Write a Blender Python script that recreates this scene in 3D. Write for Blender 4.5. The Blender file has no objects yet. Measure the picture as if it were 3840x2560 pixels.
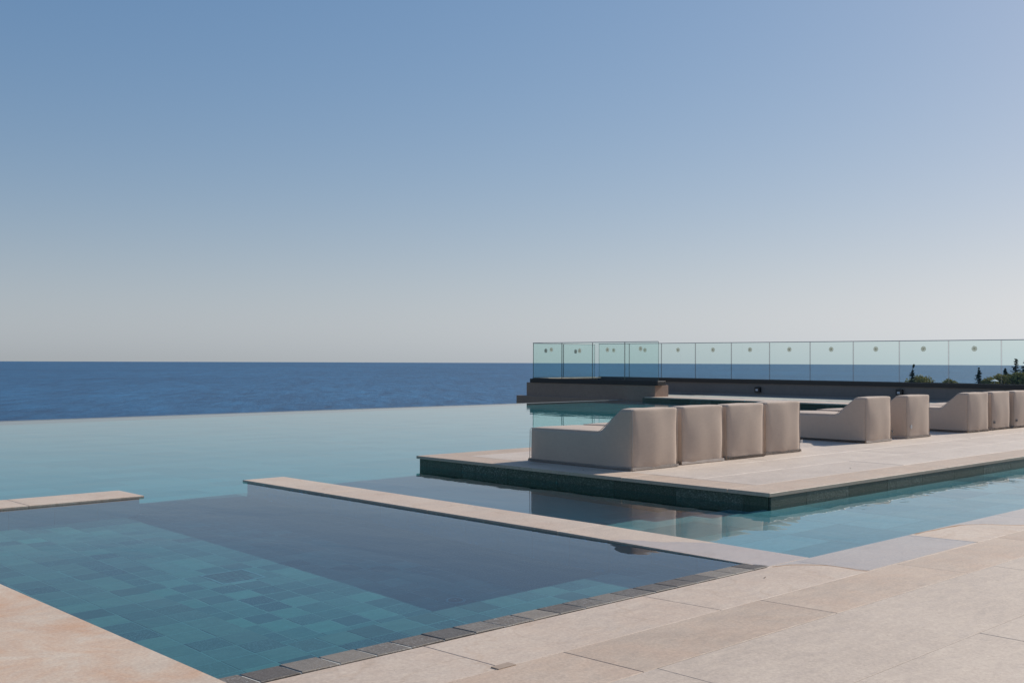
import bpy, bmesh, math, random
from mathutils import Vector, Matrix, noise

S = bpy.context.scene
C = S.collection
rnd = random.Random(7)

# ------------------------------------------------------------------ camera
HW = 1.15                                   # eye above the pool water
cam_d = bpy.data.cameras.new('camera')
cam = bpy.data.objects.new('camera', cam_d)
C.objects.link(cam)
cam_d.sensor_width = 36.0
cam_d.lens = 4080.15 * 36.0 / 3840.0
cam_d.clip_start = 0.1
cam_d.clip_end = 60000.0
YAW, PITCH, ROLL = math.radians(46.398), math.radians(0.944), math.radians(0.232)
fw = Vector((math.cos(YAW) * math.cos(PITCH), math.sin(YAW) * math.cos(PITCH), math.sin(PITCH)))
rt = fw.cross(Vector((0, 0, 1))).normalized()
up = rt.cross(fw)
r2 = math.cos(ROLL) * rt + math.sin(ROLL) * up
u2 = -math.sin(ROLL) * rt + math.cos(ROLL) * up
cam.matrix_world = Matrix(((r2.x, u2.x, -fw.x, 0), (r2.y, u2.y, -fw.y, 0), (r2.z, u2.z, -fw.z, HW), (0, 0, 0, 1)))
S.camera = cam

# ------------------------------------------------------------------ sky and sun
SUN_AZ, SUN_EL = math.radians(-7.0), math.radians(34.3)
W = bpy.data.worlds.new('World')
S.world = W
W.use_nodes = True
wn = W.node_tree
wn.nodes.clear()
sky = wn.nodes.new('ShaderNodeTexSky')
sky.sky_type = 'NISHITA'
sky.sun_disc = False
sky.sun_elevation = SUN_EL
sky.sun_rotation = math.pi / 2 - SUN_AZ
sky.altitude = 50.0
sky.air_density = 1.0
sky.dust_density = 1.0
sky.ozone_density = 1.5
bg = wn.nodes.new('ShaderNodeBackground')
bg.inputs['Strength'].default_value = 0.085
wo = wn.nodes.new('ShaderNodeOutputWorld')
# photographic response of the clear sky, and the pale sea haze low over the horizon
def wmath(op, a, b=0.0):
    nd = wn.nodes.new('ShaderNodeMath')
    nd.operation = op
    for s_, v_ in zip(nd.inputs, (a, b)):
        if hasattr(v_, 'is_output'):
            wn.links.new(v_, s_)
        else:
            s_.default_value = v_
    return nd.outputs[0]
K = 0.085
sep = wn.nodes.new('ShaderNodeSeparateColor')
wn.links.new(sky.outputs[0], sep.inputs[0])
comb = wn.nodes.new('ShaderNodeCombineColor')
for i_, (g_, p_) in enumerate(((.690, .890), (.658, .686), (.730, .540))):
    wn.links.new(wmath('MULTIPLY', wmath('POWER', wmath('MULTIPLY', sep.outputs[i_], K), p_), g_ / K), comb.inputs[i_])
bw_ = wn.nodes.new('ShaderNodeRGBToBW')
wn.links.new(sky.outputs[0], bw_.inputs[0])
lum = wmath('MULTIPLY', wmath('POWER', bw_.outputs[0], 0.47), 2.74)
hz = wn.nodes.new('ShaderNodeMix')
hz.data_type = 'RGBA'
hz.blend_type = 'MULTIPLY'
hz.inputs[0].default_value = 1.0
wn.links.new(lum, hz.inputs[6])
hz.inputs[7].default_value = (0.965, 1.035, 1.09, 1)
tcw = wn.nodes.new('ShaderNodeTexCoord')
sxyz = wn.nodes.new('ShaderNodeSeparateXYZ')
wn.links.new(tcw.outputs['Generated'], sxyz.inputs[0])
zz_ = wmath('MAXIMUM', sxyz.outputs[2], 0.0)
fz = wmath('EXPONENT', wmath('MULTIPLY', zz_, -1.0 / 0.085))
mxw = wn.nodes.new('ShaderNodeMix')
mxw.data_type = 'RGBA'
wn.links.new(fz, mxw.inputs[0])
wn.links.new(comb.outputs[0], mxw.inputs[6])
wn.links.new(hz.outputs[2], mxw.inputs[7])
wn.links.new(mxw.outputs[2], bg.inputs[0])
wn.links.new(bg.outputs[0], wo.inputs[0])

sun_d = bpy.data.lights.new('sun', 'SUN')
sun_d.energy = 4.1
sun_d.angle = math.radians(0.53)
sun_d.color = (1.0, 0.93, 0.84)
sun_d.cycles.is_caustics_light = True
sun = bpy.data.objects.new('sun', sun_d)
C.objects.link(sun)
sv = Vector((math.cos(SUN_AZ) * math.cos(SUN_EL), math.sin(SUN_AZ) * math.cos(SUN_EL), math.sin(SUN_EL)))
sun.rotation_euler = sv.to_track_quat('Z', 'Y').to_euler()
sun.location = (30, -5, 25)

S.view_settings.view_transform = 'Standard'
S.view_settings.look = 'None'
S.view_settings.exposure = 0.07
S.view_settings.gamma = 1.0
S.view_settings.use_curve_mapping = False
S.cycles.max_bounces = 12
S.cycles.transparent_max_bounces = 24
S.cycles.caustics_refractive = True
S.cycles.caustics_reflective = False
S.cycles.use_denoising = True
S.cycles.sample_clamp_indirect = 6.0

# ------------------------------------------------------------------ node helpers
class NT:
    def __init__(self, name):
        self.m = bpy.data.materials.new(name)
        self.m.use_nodes = True
        self.t = self.m.node_tree
        self.t.nodes.clear()
        self.out = self.n('ShaderNodeOutputMaterial')

    def n(self, typ, **kw):
        nd = self.t.nodes.new(typ)
        for k, v in kw.items():
            setattr(nd, k, v)
        return nd

    def l(self, a, b):
        self.t.links.new(a, b)

    def put(self, sock, v):
        if hasattr(v, 'is_output'):
            self.l(v, sock)
        elif isinstance(v, (tuple, list)) and len(v) == 3 and sock.type == 'RGBA':
            sock.default_value = (*v, 1)
        else:
            sock.default_value = v

    def pos(self, scale=(1, 1, 1), off=None):
        g = self.n('ShaderNodeNewGeometry')
        mp = self.n('ShaderNodeMapping')
        self.l(g.outputs['Position'], mp.inputs['Vector'])
        mp.inputs['Scale'].default_value = scale
        if off is not None:
            self.l(off, mp.inputs['Location'])
        return mp.outputs[0]

    def objpos(self, scale=(1, 1, 1)):
        g = self.n('ShaderNodeTexCoord')
        mp = self.n('ShaderNodeMapping')
        self.l(g.outputs['Object'], mp.inputs['Vector'])
        mp.inputs['Scale'].default_value = scale
        return mp.outputs[0]

    def noise(self, vec, scale, detail=4, rough=0.55, dist=0.0):
        nd = self.n('ShaderNodeTexNoise')
        self.l(vec, nd.inputs['Vector'])
        nd.inputs['Scale'].default_value = scale
        nd.inputs['Detail'].default_value = detail
        nd.inputs['Roughness'].default_value = rough
        nd.inputs['Distortion'].default_value = dist
        return nd.outputs['Fac']

    def ramp(self, fac, stops):
        nd = self.n('ShaderNodeValToRGB')
        el = nd.color_ramp.elements
        while len(el) < len(stops):
            el.new(0.5)
        for e, (p, c) in zip(el, stops):
            e.position = p
            e.color = (*c, 1) if len(c) == 3 else c
        self.put(nd.inputs[0], fac)
        return nd.outputs[0]

    def mix(self, fac, a, b, blend='MIX'):
        nd = self.n('ShaderNodeMix', data_type='RGBA', blend_type=blend)
        self.put(nd.inputs[0], fac)
        self.put(nd.inputs[6], a)
        self.put(nd.inputs[7], b)
        return nd.outputs[2]

    def math(self, op, a, b=0.0, clamp=False):
        nd = self.n('ShaderNodeMath', operation=op, use_clamp=clamp)
        self.put(nd.inputs[0], a)
        self.put(nd.inputs[1], b)
        return nd.outputs[0]

    def bump(self, h, strength, dist=0.01, normal=None):
        nd = self.n('ShaderNodeBump')
        nd.inputs['Strength'].default_value = strength
        nd.inputs['Distance'].default_value = dist
        self.l(h, nd.inputs['Height'])
        if normal is not None:
            self.l(normal, nd.inputs['Normal'])
        return nd.outputs[0]

    def bsdf(self, color, rough=0.6, normal=None, spec=0.5, **kw):
        b = self.n('ShaderNodeBsdfPrincipled')
        self.put(b.inputs['Base Color'], color)
        self.put(b.inputs['Roughness'], rough)
        b.inputs['Specular IOR Level'].default_value = spec
        for k, v in kw.items():
            self.put(b.inputs[k.replace('_', ' ')], v)
        if normal is not None:
            self.l(normal, b.inputs['Normal'])
        self.l(b.outputs[0], self.out.inputs[0])
        return b

    def rand(self):
        return self.n('ShaderNodeObjectInfo').outputs['Random']


def stone(name, base, tint=(1, 1, 1), var=0.12, orange=0.0, rough=0.62, vein=0.0):
    """honed limestone: cloudy mottling, rusty blush, small pits, scuffs"""
    t = NT(name)
    r = t.rand()
    off = t.n('ShaderNodeCombineXYZ')
    t.l(t.math('MULTIPLY', r, 37.0), off.inputs[0])
    t.l(t.math('MULTIPLY', r, 91.0), off.inputs[1])
    p = t.pos((1, 1, 1), off.outputs[0])
    ps = t.pos((0.9, 3.2, 1), off.outputs[0])
    big = t.noise(p, 1.7, 7, 0.66, 0.4)
    mid = t.noise(ps, 7.0, 6, 0.65, 0.6)
    fine = t.noise(p, 75.0, 5, 0.7)
    lo = tuple(c * (1 - var) for c in base)
    hi = tuple(min(1, c * (1 + var)) for c in base)
    col = t.ramp(big, [(0.30, lo), (0.52, base), (0.72, hi)])
    col = t.mix(t.math('MULTIPLY', t.ramp(mid, [(0.42, (0, 0, 0)), (0.70, (1, 1, 1))]), 0.5), col, tuple(min(1, c * 1.16) for c in base))
    if orange > 0:
        m = t.noise(t.pos((1.2, 1.0, 1), off.outputs[0]), 2.6, 8, 0.7, 0.5)
        col = t.mix(t.math('MULTIPLY', t.ramp(m, [(0.42, (0, 0, 0)), (0.66, (1, 1, 1))]), orange), col, (0.56, 0.335, 0.21))
    if vein > 0:
        vn = t.math('ABSOLUTE', t.math('SUBTRACT', t.noise(p, 1.9, 3, 0.5, 0.8), 0.5))
        col = t.mix(t.math('MULTIPLY', t.ramp(vn, [(0.0, (1, 1, 1)), (0.018, (0, 0, 0))]), vein), col, (0.36, 0.25, 0.16))
    # whole-stone tone differences and fine speckle
    hv = t.n('ShaderNodeHueSaturation')
    t.l(col, hv.inputs['Color'])
    t.l(t.math('ADD', t.math('MULTIPLY', r, 0.12), 0.94), hv.inputs['Value'])
    col = hv.outputs[0]
    col = t.mix(0.30, col, t.ramp(fine, [(0.3, (0.3, 0.27, 0.24)), (0.7, (0.9, 0.87, 0.83))]), 'OVERLAY')
    v = t.n('ShaderNodeTexVoronoi')
    t.l(p, v.inputs['Vector'])
    v.inputs['Scale'].default_value = 26.0
    pit = t.math('LESS_THAN', v.outputs['Distance'], t.math('MULTIPLY', t.math('SUBTRACT', t.noise(p, 7.0, 2), 0.46), 0.42))
    col = t.mix(t.math('MULTIPLY', pit, 0.55), col, (0.24, 0.17, 0.12))
    h = t.math('ADD', t.math('MULTIPLY', fine, 0.5), t.math('MULTIPLY', mid, 1.2))
    nb = t.bump(h, 0.22, 0.004)
    nb = t.bump(t.math('MULTIPLY', pit, -1.0), 0.25, 0.003, nb)
    t.bsdf(col, t.ramp(mid, [(0.3, (rough - .1,) * 3), (0.7, (rough + .12,) * 3)]), nb, 0.35)
    return t.m


def slate(name, stops, rough=0.55, grain=1.0, bumpy=0.5):
    t = NT(name)
    r = t.rand()
    off = t.n('ShaderNodeCombineXYZ')
    t.l(t.math('MULTIPLY', r, 53.0), off.inputs[0])
    t.l(t.math('MULTIPLY', r, 17.0), off.inputs[1])
    t.l(t.math('MULTIPLY', r, 29.0), off.inputs[2])
    p = t.pos((1, 1, 1), off.outputs[0])
    base = t.ramp(r, stops)
    cl = t.noise(t.pos((1.0, 2.2, 1.0), off.outputs[0]), 9.0, 5, 0.65, 1.2)
    fl = t.noise(p, 120.0, 4, 0.7)
    wht = t.noise(t.pos((4.0, 1.5, 2.0), off.outputs[0]), 45.0, 4, 0.75)
    col = t.mix(t.math('MULTIPLY', t.ramp(cl, [(0.35, (0, 0, 0)), (0.7, (1, 1, 1))]), 0.5), base,
                t.mix(1.0, base, (1.5, 1.45, 1.38), 'MULTIPLY'))
    col = t.mix(t.math('MULTIPLY', t.ramp(wht, [(0.50, (0, 0, 0)), (0.66, (1, 1, 1))]),
                       t.math('MULTIPLY', t.ramp(r, [(0.0, (0.1,) * 3), (0.35, (0.75,) * 3), (0.6, (0.15,) * 3), (1.0, (0.6,) * 3)]), grain)),
                col, (0.42, 0.42, 0.40))
    h = t.math('ADD', t.math('MULTIPLY', cl, 1.5), t.math('MULTIPLY', fl, 0.6))
    t.bsdf(col, rough, t.bump(h, bumpy, 0.004), 0.4)
    return t.m


M = {}
M['paver'] = stone('paver_limestone', (0.490, 0.405, 0.330), var=0.11)
M['coping'] = stone('coping_limestone', (0.530, 0.432, 0.350), orange=0.16, var=0.11, vein=0.25)
M['coping_tan'] = stone('coping_tan_limestone', (0.470, 0.375, 0.295), orange=0.2, var=0.12, vein=0.1)
M['coping_orange'] = stone('coping_blushed_limestone', (0.590, 0.475, 0.375), orange=0.8, var=0.12)
M['platform_stone'] = stone('platform_limestone', (0.525, 0.445, 0.378), var=0.12)
M['slate_dry'] = slate('slate_dry', [(0.00, (0.084, 0.070, 0.060)), (0.30, (0.140, 0.115, 0.092)), (0.55, (0.095, 0.083, 0.072)), (0.80, (0.213, 0.180, 0.145)), (1.00, (0.123, 0.105, 0.088))], 0.6)
M['slate_pool'] = slate('slate_pool', [(0.00, (0.099, 0.130, 0.140)), (0.15, (0.196, 0.251, 0.226)), (0.30, (0.065, 0.090, 0.110)), (0.45, (0.164, 0.208, 0.196)), (0.60, (0.111, 0.141, 0.151)), (0.75, (0.236, 0.302, 0.257)), (0.88, (0.138, 0.169, 0.170)), (1.00, (0.288, 0.353, 0.295))], 0.7)
M['slate_bench'] = slate('slate_bench', [(0.00, (0.146, 0.143, 0.134)), (0.20, (0.263, 0.253, 0.220)), (0.40, (0.102, 0.107, 0.111)), (0.60, (0.219, 0.210, 0.189)), (0.80, (0.292, 0.289, 0.238)), (1.00, (0.169, 0.163, 0.150))], 0.7)
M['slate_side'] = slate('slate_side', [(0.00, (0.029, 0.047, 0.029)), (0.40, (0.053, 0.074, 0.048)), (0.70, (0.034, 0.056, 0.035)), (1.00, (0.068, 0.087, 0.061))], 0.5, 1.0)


def plain(name, col, rough=0.6, nscale=30.0, nvar=0.15, bumps=0.1, spec=0.4, **kw):
    t = NT(name)
    p = t.pos()
    n1 = t.noise(p, nscale, 5, 0.6)
    n2 = t.noise(p, nscale * 0.08, 4, 0.6)
    f = t.math('ADD', t.math('MULTIPLY', n1, 0.5), t.math('MULTIPLY', n2, 0.5))
    c = t.ramp(f, [(0.3, tuple(x * (1 - nvar) for x in col)), (0.7, tuple(min(1, x * (1 + nvar)) for x in col))])
    t.bsdf(c, rough, t.bump(n1, bumps, 0.004), spec, **kw)
    return t.m


M['grout'] = plain('grout', (0.38, 0.39, 0.35), 0.8, 60)
M['mortar'] = plain('mortar_bed', (0.27, 0.215, 0.17), 0.9, 60)
M['joint'] = plain('joint_filler', (0.22, 0.17, 0.13), 0.9, 60)
M['render_brown'] = plain('brown_render', (0.335, 0.235, 0.18), 0.85, 14, 0.14, 0.15)
M['render_grey'] = plain('grey_render', (0.195, 0.172, 0.158), 0.85, 10, 0.12, 0.1)
M['coping_dark'] = plain('dark_coping', (0.030, 0.027, 0.027), 0.5, 20, 0.15, 0.05)
M['steel'] = plain('brushed_steel', (0.36, 0.35, 0.36), 0.35, 80, 0.05, 0.02, Metallic=0.8)
M['edge_green'] = plain('glass_edge', (0.045, 0.075, 0.075), 0.2, 40, 0.05, 0.0)
def frosted(name, col):
    t = NT(name)
    d = t.n('ShaderNodeBsdfDiffuse')
    d.inputs[0].default_value = (*col, 1)
    tl = t.n('ShaderNodeBsdfTranslucent')
    tl.inputs[0].default_value = (*col, 1)
    tp = t.n('ShaderNodeBsdfTransparent')
    m1, m2 = t.n('ShaderNodeMixShader'), t.n('ShaderNodeMixShader')
    m1.inputs[0].default_value = 0.6
    t.l(d.outputs[0], m1.inputs[1])
    t.l(tl.outputs[0], m1.inputs[2])
    m2.inputs[0].default_value = 0.4
    t.l(m1.outputs[0], m2.inputs[1])
    t.l(tp.outputs[0], m2.inputs[2])
    t.l(m2.outputs[0], t.out.inputs[0])
    return t.m


M['sticker'] = frosted('frosted_dot', (0.47, 0.47, 0.42))
M['sticker_core'] = frosted('frosted_dot_centre', (0.56, 0.53, 0.42))
M['black_plastic'] = plain('black_plastic', (0.018, 0.018, 0.02), 0.4, 60, 0.1, 0.0)
M['lens'] = plain('lamp_lens', (0.55, 0.57, 0.60), 0.25, 60, 0.05, 0.0)
M['steel_pool'] = plain('pool_steel', (0.40, 0.42, 0.42), 0.35, 60, 0.1, 0.02)
M['grate_dark'] = plain('grate_dark', (0.05, 0.06, 0.08), 0.5, 60, 0.1, 0.0)
M['plate'] = plain('plate_tan', (0.40, 0.30, 0.22), 0.6, 40, 0.12, 0.05)
M['leaf'] = plain('dry_leaf', (0.07, 0.045, 0.03), 0.8, 50, 0.2, 0.1)
M['tag_dark'] = plain('tag_dark', (0.06, 0.06, 0.065), 0.6, 50, 0.1, 0.0)
M['tag_light'] = plain('tag_light', (0.45, 0.44, 0.43), 0.6, 50, 0.1, 0.0)
M['bark'] = plain('bark', (0.09, 0.065, 0.05), 0.9, 12, 0.3, 0.4)
M['hill'] = plain('hill_scrub', (0.09, 0.10, 0.055), 0.95, 0.3, 0.4, 0.3)
M['canvas'] = plain('white_canvas', (0.78, 0.77, 0.75), 0.8, 20, 0.04, 0.05)


def fabric():
    t = NT('woven_fabric')
    o = t.objpos()
    wx = t.n('ShaderNodeTexWave', wave_type='BANDS', bands_direction='X')
    wz = t.n('ShaderNodeTexWave', wave_type='BANDS', bands_direction='Z')
    for w_, s_ in ((wx, 70.0), (wz, 62.0)):
        t.l(o, w_.inputs['Vector'])
        w_.inputs['Scale'].default_value = s_
        w_.inputs['Distortion'].default_value = 1.2
        w_.inputs['Detail'].default_value = 2.0
        w_.inputs['Detail Scale'].default_value = 3.0
    slub = t.noise(t.objpos((6, 6, 60)), 3.0, 4, 0.6)
    slub2 = t.noise(t.objpos((60, 30, 5)), 3.0, 3, 0.6)
    cl = t.noise(o, 3.0, 4, 0.6)
    weave = t.math('ADD', t.math('MULTIPLY', wx.outputs[1], 0.5), t.math('MULTIPLY', wz.outputs[1], 0.5))
    col = t.ramp(cl, [(0.3, (0.515, 0.405, 0.322)), (0.7, (0.545, 0.432, 0.345))])
    col = t.mix(0.07, col, t.ramp(slub, [(0.35, (0.25, 0.24, 0.23)), (0.65, (0.8, 0.79, 0.78))]), 'OVERLAY')
    col = t.mix(0.04, col, t.ramp(slub2, [(0.35, (0.25, 0.24, 0.23)), (0.65, (0.8, 0.79, 0.78))]), 'OVERLAY')
    h = t.math('ADD', t.math('MULTIPLY', weave, 0.35), t.math('ADD', t.math('MULTIPLY', slub, 1.0), t.math('MULTIPLY', slub2, 0.6)))
    t.bsdf(col, 0.85, t.bump(h, 0.11, 0.004), 0.2, Sheen_Weight=0.1)
    return t.m


M['fabric'] = fabric()
M['hem'] = plain('hem_fabric', (0.50, 0.43, 0.37), 0.85, 90, 0.1, 0.1)


def water(name):
    t = NT(name)
    n1 = t.noise(t.pos((1.0, 0.55, 1)), 1.6, 3, 0.5, 0.6)
    n2 = t.noise(t.pos((1, 1, 1)), 9.0, 2, 0.5, 0.4)
    nb = t.bump(t.math('ADD', n1, t.math('MULTIPLY', n2, 0.08)), 0.055, 0.06)
    t.bsdf((0.21, 0.78, 0.93), 0.0, nb, 0.5, IOR=1.33, Transmission_Weight=1.0)
    return t.m


M['water'] = water('pool_water')


def film(name, rough):
    t = NT(name)
    n1 = t.noise(t.pos((1, 1, 1)), 3.0, 3, 0.5)
    g = t.n('ShaderNodeBsdfGlossy')
    g.inputs['Roughness'].default_value = rough
    tr = t.n('ShaderNodeBsdfTransparent')
    tr.inputs[0].default_value = (0.985, 0.975, 0.975, 1)
    fr = t.n('ShaderNodeFresnel')
    fr.inputs[0].default_value = 1.33
    mx = t.n('ShaderNodeMixShader')
    bf = t.n('ShaderNodeNewGeometry')
    t.l(t.math('MULTIPLY', fr.outputs[0], t.math('SUBTRACT', 1.0, bf.outputs['Backfacing'])), mx.inputs[0])
    t.l(tr.outputs[0], mx.inputs[1])
    t.l(g.outputs[0], mx.inputs[2])
    t.l(t.bump(n1, 0.02, 0.02), g.inputs['Normal'])
    t.l(mx.outputs[0], t.out.inputs[0])
    return t.m


def wet_margin():
    t = NT('wet_margin')
    tr = t.n('ShaderNodeBsdfTransparent')
    tr.inputs[0].default_value = (0.80, 0.72, 0.65, 1)
    t.l(tr.outputs[0], t.out.inputs[0])
    return t.m


M['wet'] = wet_margin()
M['film'] = film('water_film', 0.02)
M['damp'] = film('damp_film', 0.35)


def glass():
    t = NT('balustrade_glass')
    g = t.n('ShaderNodeBsdfGlossy')
    g.inputs['Roughness'].default_value = 0.0
    g.inputs['Color'].default_value = (0.9, 0.97, 0.95, 1)
    tr = t.n('ShaderNodeBsdfTransparent')
    tr.inputs[0].default_value = (0.905, 0.965, 0.955, 1)
    fr = t.n('ShaderNodeFresnel')
    fr.inputs[0].default_value = 1.5
    mx = t.n('ShaderNodeMixShader')
    bf = t.n('ShaderNodeNewGeometry')
    t.l(t.math('MULTIPLY', fr.outputs[0], t.math('SUBTRACT', 1.0, bf.outputs['Backfacing'])), mx.inputs[0])
    t.l(tr.outputs[0], mx.inputs[1])
    t.l(g.outputs[0], mx.inputs[2])
    t.l(mx.outputs[0], t.out.inputs[0])
    return t.m


M['glass'] = glass()


def sea():
    """wind-streaked sea: rows drawn out by the breeze, wave shading put into the colour"""
    t = NT('sea_water')
    g = t.n('ShaderNodeNewGeometry')
    rot = t.n('ShaderNodeMapping')
    t.l(g.outputs['Position'], rot.inputs['Vector'])
    rot.inputs['Rotation'].default_value = (0, 0, -math.radians(52))

    def streak(sx, sy, det, rgh, dist=0.3):
        mp = t.n('ShaderNodeMapping')
        t.l(rot.outputs[0], mp.inputs['Vector'])
        mp.inputs['Scale'].default_value = (sx, sy, 1)
        return t.noise(mp.outputs[0], 1.0, det, rgh, dist)

    n1 = streak(1 / 70, 1 / 16, 6, 0.68)
    n4 = streak(1 / 260, 1 / 70, 5, 0.65)
    n2 = t.noise(t.pos((0.10, 0.10, 1)), 1.0, 5, 0.6, 0.3)
    n3 = t.noise(t.pos((0.0011, 0.0011, 1)), 1.0, 4, 0.5)
    h = t.math('ADD', n1, t.math('MULTIPLY', n2, 0.3))
    f = t.math('ADD', t.math('MULTIPLY', n1, 0.6), t.math('MULTIPLY', n4, 0.4))
    col = t.mix(t.ramp(n3, [(0.35, (0, 0, 0)), (0.65, (1, 1, 1))]), (0.011, 0.072, 0.160), (0.016, 0.092, 0.195))
    col = t.mix(t.ramp(f, [(0.36, (0, 0, 0)), (0.62, (1, 1, 1))]), t.mix(1.0, col, (0.42, 0.46, 0.52), 'MULTIPLY'), t.mix(1.0, col, (1.5, 1.45, 1.38), 'MULTIPLY'))  # light and shade of the waves painted as paler and darker sea colour
    t.bsdf(col, 0.42, t.bump(h, 0.8, 4.0), 0.45)
    return t.m


M['sea'] = sea()


def foliage(name, a, b):
    t = NT(name)
    g = t.n('ShaderNodeNewGeometry')
    c = t.ramp(g.outputs['Random Per Island'], [(0.0, a), (1.0, b)])
    d = t.n('ShaderNodeBsdfDiffuse')
    t.l(c, d.inputs[0])
    tl = t.n('ShaderNodeBsdfTranslucent')
    t.l(c, tl.inputs[0])
    mx = t.n('ShaderNodeMixShader')
    mx.inputs[0].default_value = 0.25
    t.l(d.outputs[0], mx.inputs[1])
    t.l(tl.outputs[0], mx.inputs[2])
    t.l(mx.outputs[0], t.out.inputs[0])
    return t.m


M['fol_olive'] = foliage('pine_foliage_olive', (0.22, 0.20, 0.07), (0.42, 0.35, 0.15))
M['fol_dark'] = foliage('conifer_foliage_dark', (0.04, 0.045, 0.028), (0.10, 0.10, 0.06))
M['fol_green'] = foliage('pine_foliage_green', (0.15, 0.155, 0.055), (0.34, 0.30, 0.12))

M['grout_light'] = plain('grout_light', (0.55, 0.53, 0.47), 0.8, 60)
M['grout_dark'] = plain('grout_dark', (0.10, 0.11, 0.10), 0.8, 60)
M['skirting'] = plain('skirting', (0.25, 0.23, 0.215), 0.8, 20)
M['lip'] = plain('pale_lip', (0.50, 0.49, 0.46), 0.5, 20)
M['slate_wall'] = slate('slate_wall', [(0.00, (0.128, 0.187, 0.270)), (0.50, (0.154, 0.225, 0.315)), (1.00, (0.179, 0.255, 0.349))], 0.7)
M['slate_channel'] = slate('slate_channel', [(0.00, (0.459, 0.385, 0.365)), (0.30, (0.568, 0.482, 0.450)), (0.50, (0.284, 0.252, 0.255)), (0.60, (0.503, 0.428, 0.413)), (0.80, (0.634, 0.546, 0.511)), (1.00, (0.481, 0.407, 0.389))], 0.7, 0.4)
M['grout_channel'] = plain('grout_channel', (0.40, 0.36, 0.31), 0.8, 60)


def main_floor():
    """slates too far under water to tell apart, scattered turquoise light put into their colour"""
    t = NT('main_pool_slate')
    br = t.n('ShaderNodeTexBrick')
    t.l(t.pos(), br.inputs['Vector'])
    br.inputs['Scale'].default_value = 1.0
    br.inputs['Brick Width'].default_value = 0.68
    br.inputs['Row Height'].default_value = 0.34
    br.inputs['Mortar Size'].default_value = 0.004
    br.inputs['Color1'].default_value = (0.25, 0.41, 0.38, 1)
    br.inputs['Color2'].default_value = (0.35, 0.55, 0.50, 1)  # paler turquoise than the slates: light scattered in the water, painted in
    br.inputs['Mortar'].default_value = (0.46, 0.45, 0.41, 1)
    n = t.noise(t.pos((1, 2, 1)), 1.2, 4)
    c = t.mix(t.math('MULTIPLY', n, 0.5), br.outputs[0], (0.35, 0.53, 0.49))
    t.bsdf(c, 0.7)
    return t.m


M['main_floor'] = main_floor()

# ------------------------------------------------------------------ object helpers
def tag(o, label=None, cat=None, group=None, kind=None):
    if label: o['label'] = label
    if cat: o['category'] = cat
    if group: o['group'] = group
    if kind: o['kind'] = kind
    return o


def empty(name, loc, rz=0.0, **kw):
    o = bpy.data.objects.new(name, None)
    C.objects.link(o)
    o.location = loc
    o.rotation_euler = (0, 0, rz)
    o.empty_display_size = 0.1
    return tag(o, **kw)


def obj(name, data, mat=None, parent=None, loc=None, **kw):
    if isinstance(data, bmesh.types.BMesh):
        me = bpy.data.meshes.new(name)
        data.to_mesh(me)
        data.free()
    else:
        me = data
    if mat is not None and not me.materials:
        me.materials.append(mat)
    o = bpy.data.objects.new(name, me)
    C.objects.link(o)
    if parent is not None:
        o.parent = parent
    if loc is not None:
        o.location = loc
    o.cycles.is_caustics_receiver = True
    return tag(o, **kw)


def add_box(bm, x0, x1, y0, y1, z0, z1, ch=0.0, top=None):
    """box; with ch the top edges are chamfered; top = 4 heights for a sloped top (x0y0,x1y0,x1y1,x0y1)"""
    zt = top or (z1,) * 4
    xy = ((x0, y0), (x1, y0), (x1, y1), (x0, y1))
    b = [bm.verts.new((x, y, z0)) for x, y in xy]
    if ch <= 0:
        t = [bm.verts.new((x, y, z)) for (x, y), z in zip(xy, zt)]
        rings = [b, t]
    else:
        m = [bm.verts.new((x, y, z - ch)) for (x, y), z in zip(xy, zt)]
        ins = ((x0 + ch, y0 + ch), (x1 - ch, y0 + ch), (x1 - ch, y1 - ch), (x0 + ch, y1 - ch))
        t = [bm.verts.new((x, y, z)) for (x, y), z in zip(ins, zt)]
        rings = [b, m, t]
    bm.faces.new(b[::-1])
    for A, B in zip(rings, rings[1:]):
        for i in range(4):
            j = (i + 1) % 4
            bm.faces.new((A[i], A[j], B[j], B[i]))
    bm.faces.new(rings[-1])


def box(name, x0, x1, y0, y1, z0, z1, mat, parent=None, ch=0.0, top=None, **kw):
    """mesh with its origin at the middle of its foot"""
    bm = bmesh.new()
    cx, cy = (x0 + x1) / 2, (y0 + y1) / 2
    add_box(bm, x0 - cx, x1 - cx, y0 - cy, y1 - cy, 0, z1 - z0, ch, [h - z0 for h in top] if top else None)
    return obj(name, bm, mat, parent, (cx, cy, z0), **kw)


def tube(bm, pts, r, seg=6, closed=False):
    pts = [Vector(p) for p in pts]
    n = len(pts)
    rings = []
    for i, p in enumerate(pts):
        if closed:
            d = (pts[(i + 1) % n] - pts[i - 1])
        else:
            d = pts[min(i + 1, n - 1)] - pts[max(i - 1, 0)]
        d.normalize()
        a = d.orthogonal().normalized()
        if abs(d.z) < 0.99:
            a = d.cross(Vector((0, 0, 1))).normalized()
        b = d.cross(a)
        rr = r[i] if isinstance(r, (list, tuple)) else r
        rings.append([bm.verts.new(p + rr * (math.cos(2 * math.pi * k / seg) * a + math.sin(2 * math.pi * k / seg) * b)) for k in range(seg)])
    for i in range(n if closed else n - 1):
        A, B = rings[i], rings[(i + 1) % n]
        for k in range(seg):
            j = (k + 1) % seg
            bm.faces.new((A[k], A[j], B[j], B[k]))
    if not closed:
        bm.faces.new(rings[0][::-1])
        bm.faces.new(rings[-1])


def smooth(o):
    for p in o.data.polygons:
        p.use_smooth = True
    return o


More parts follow.
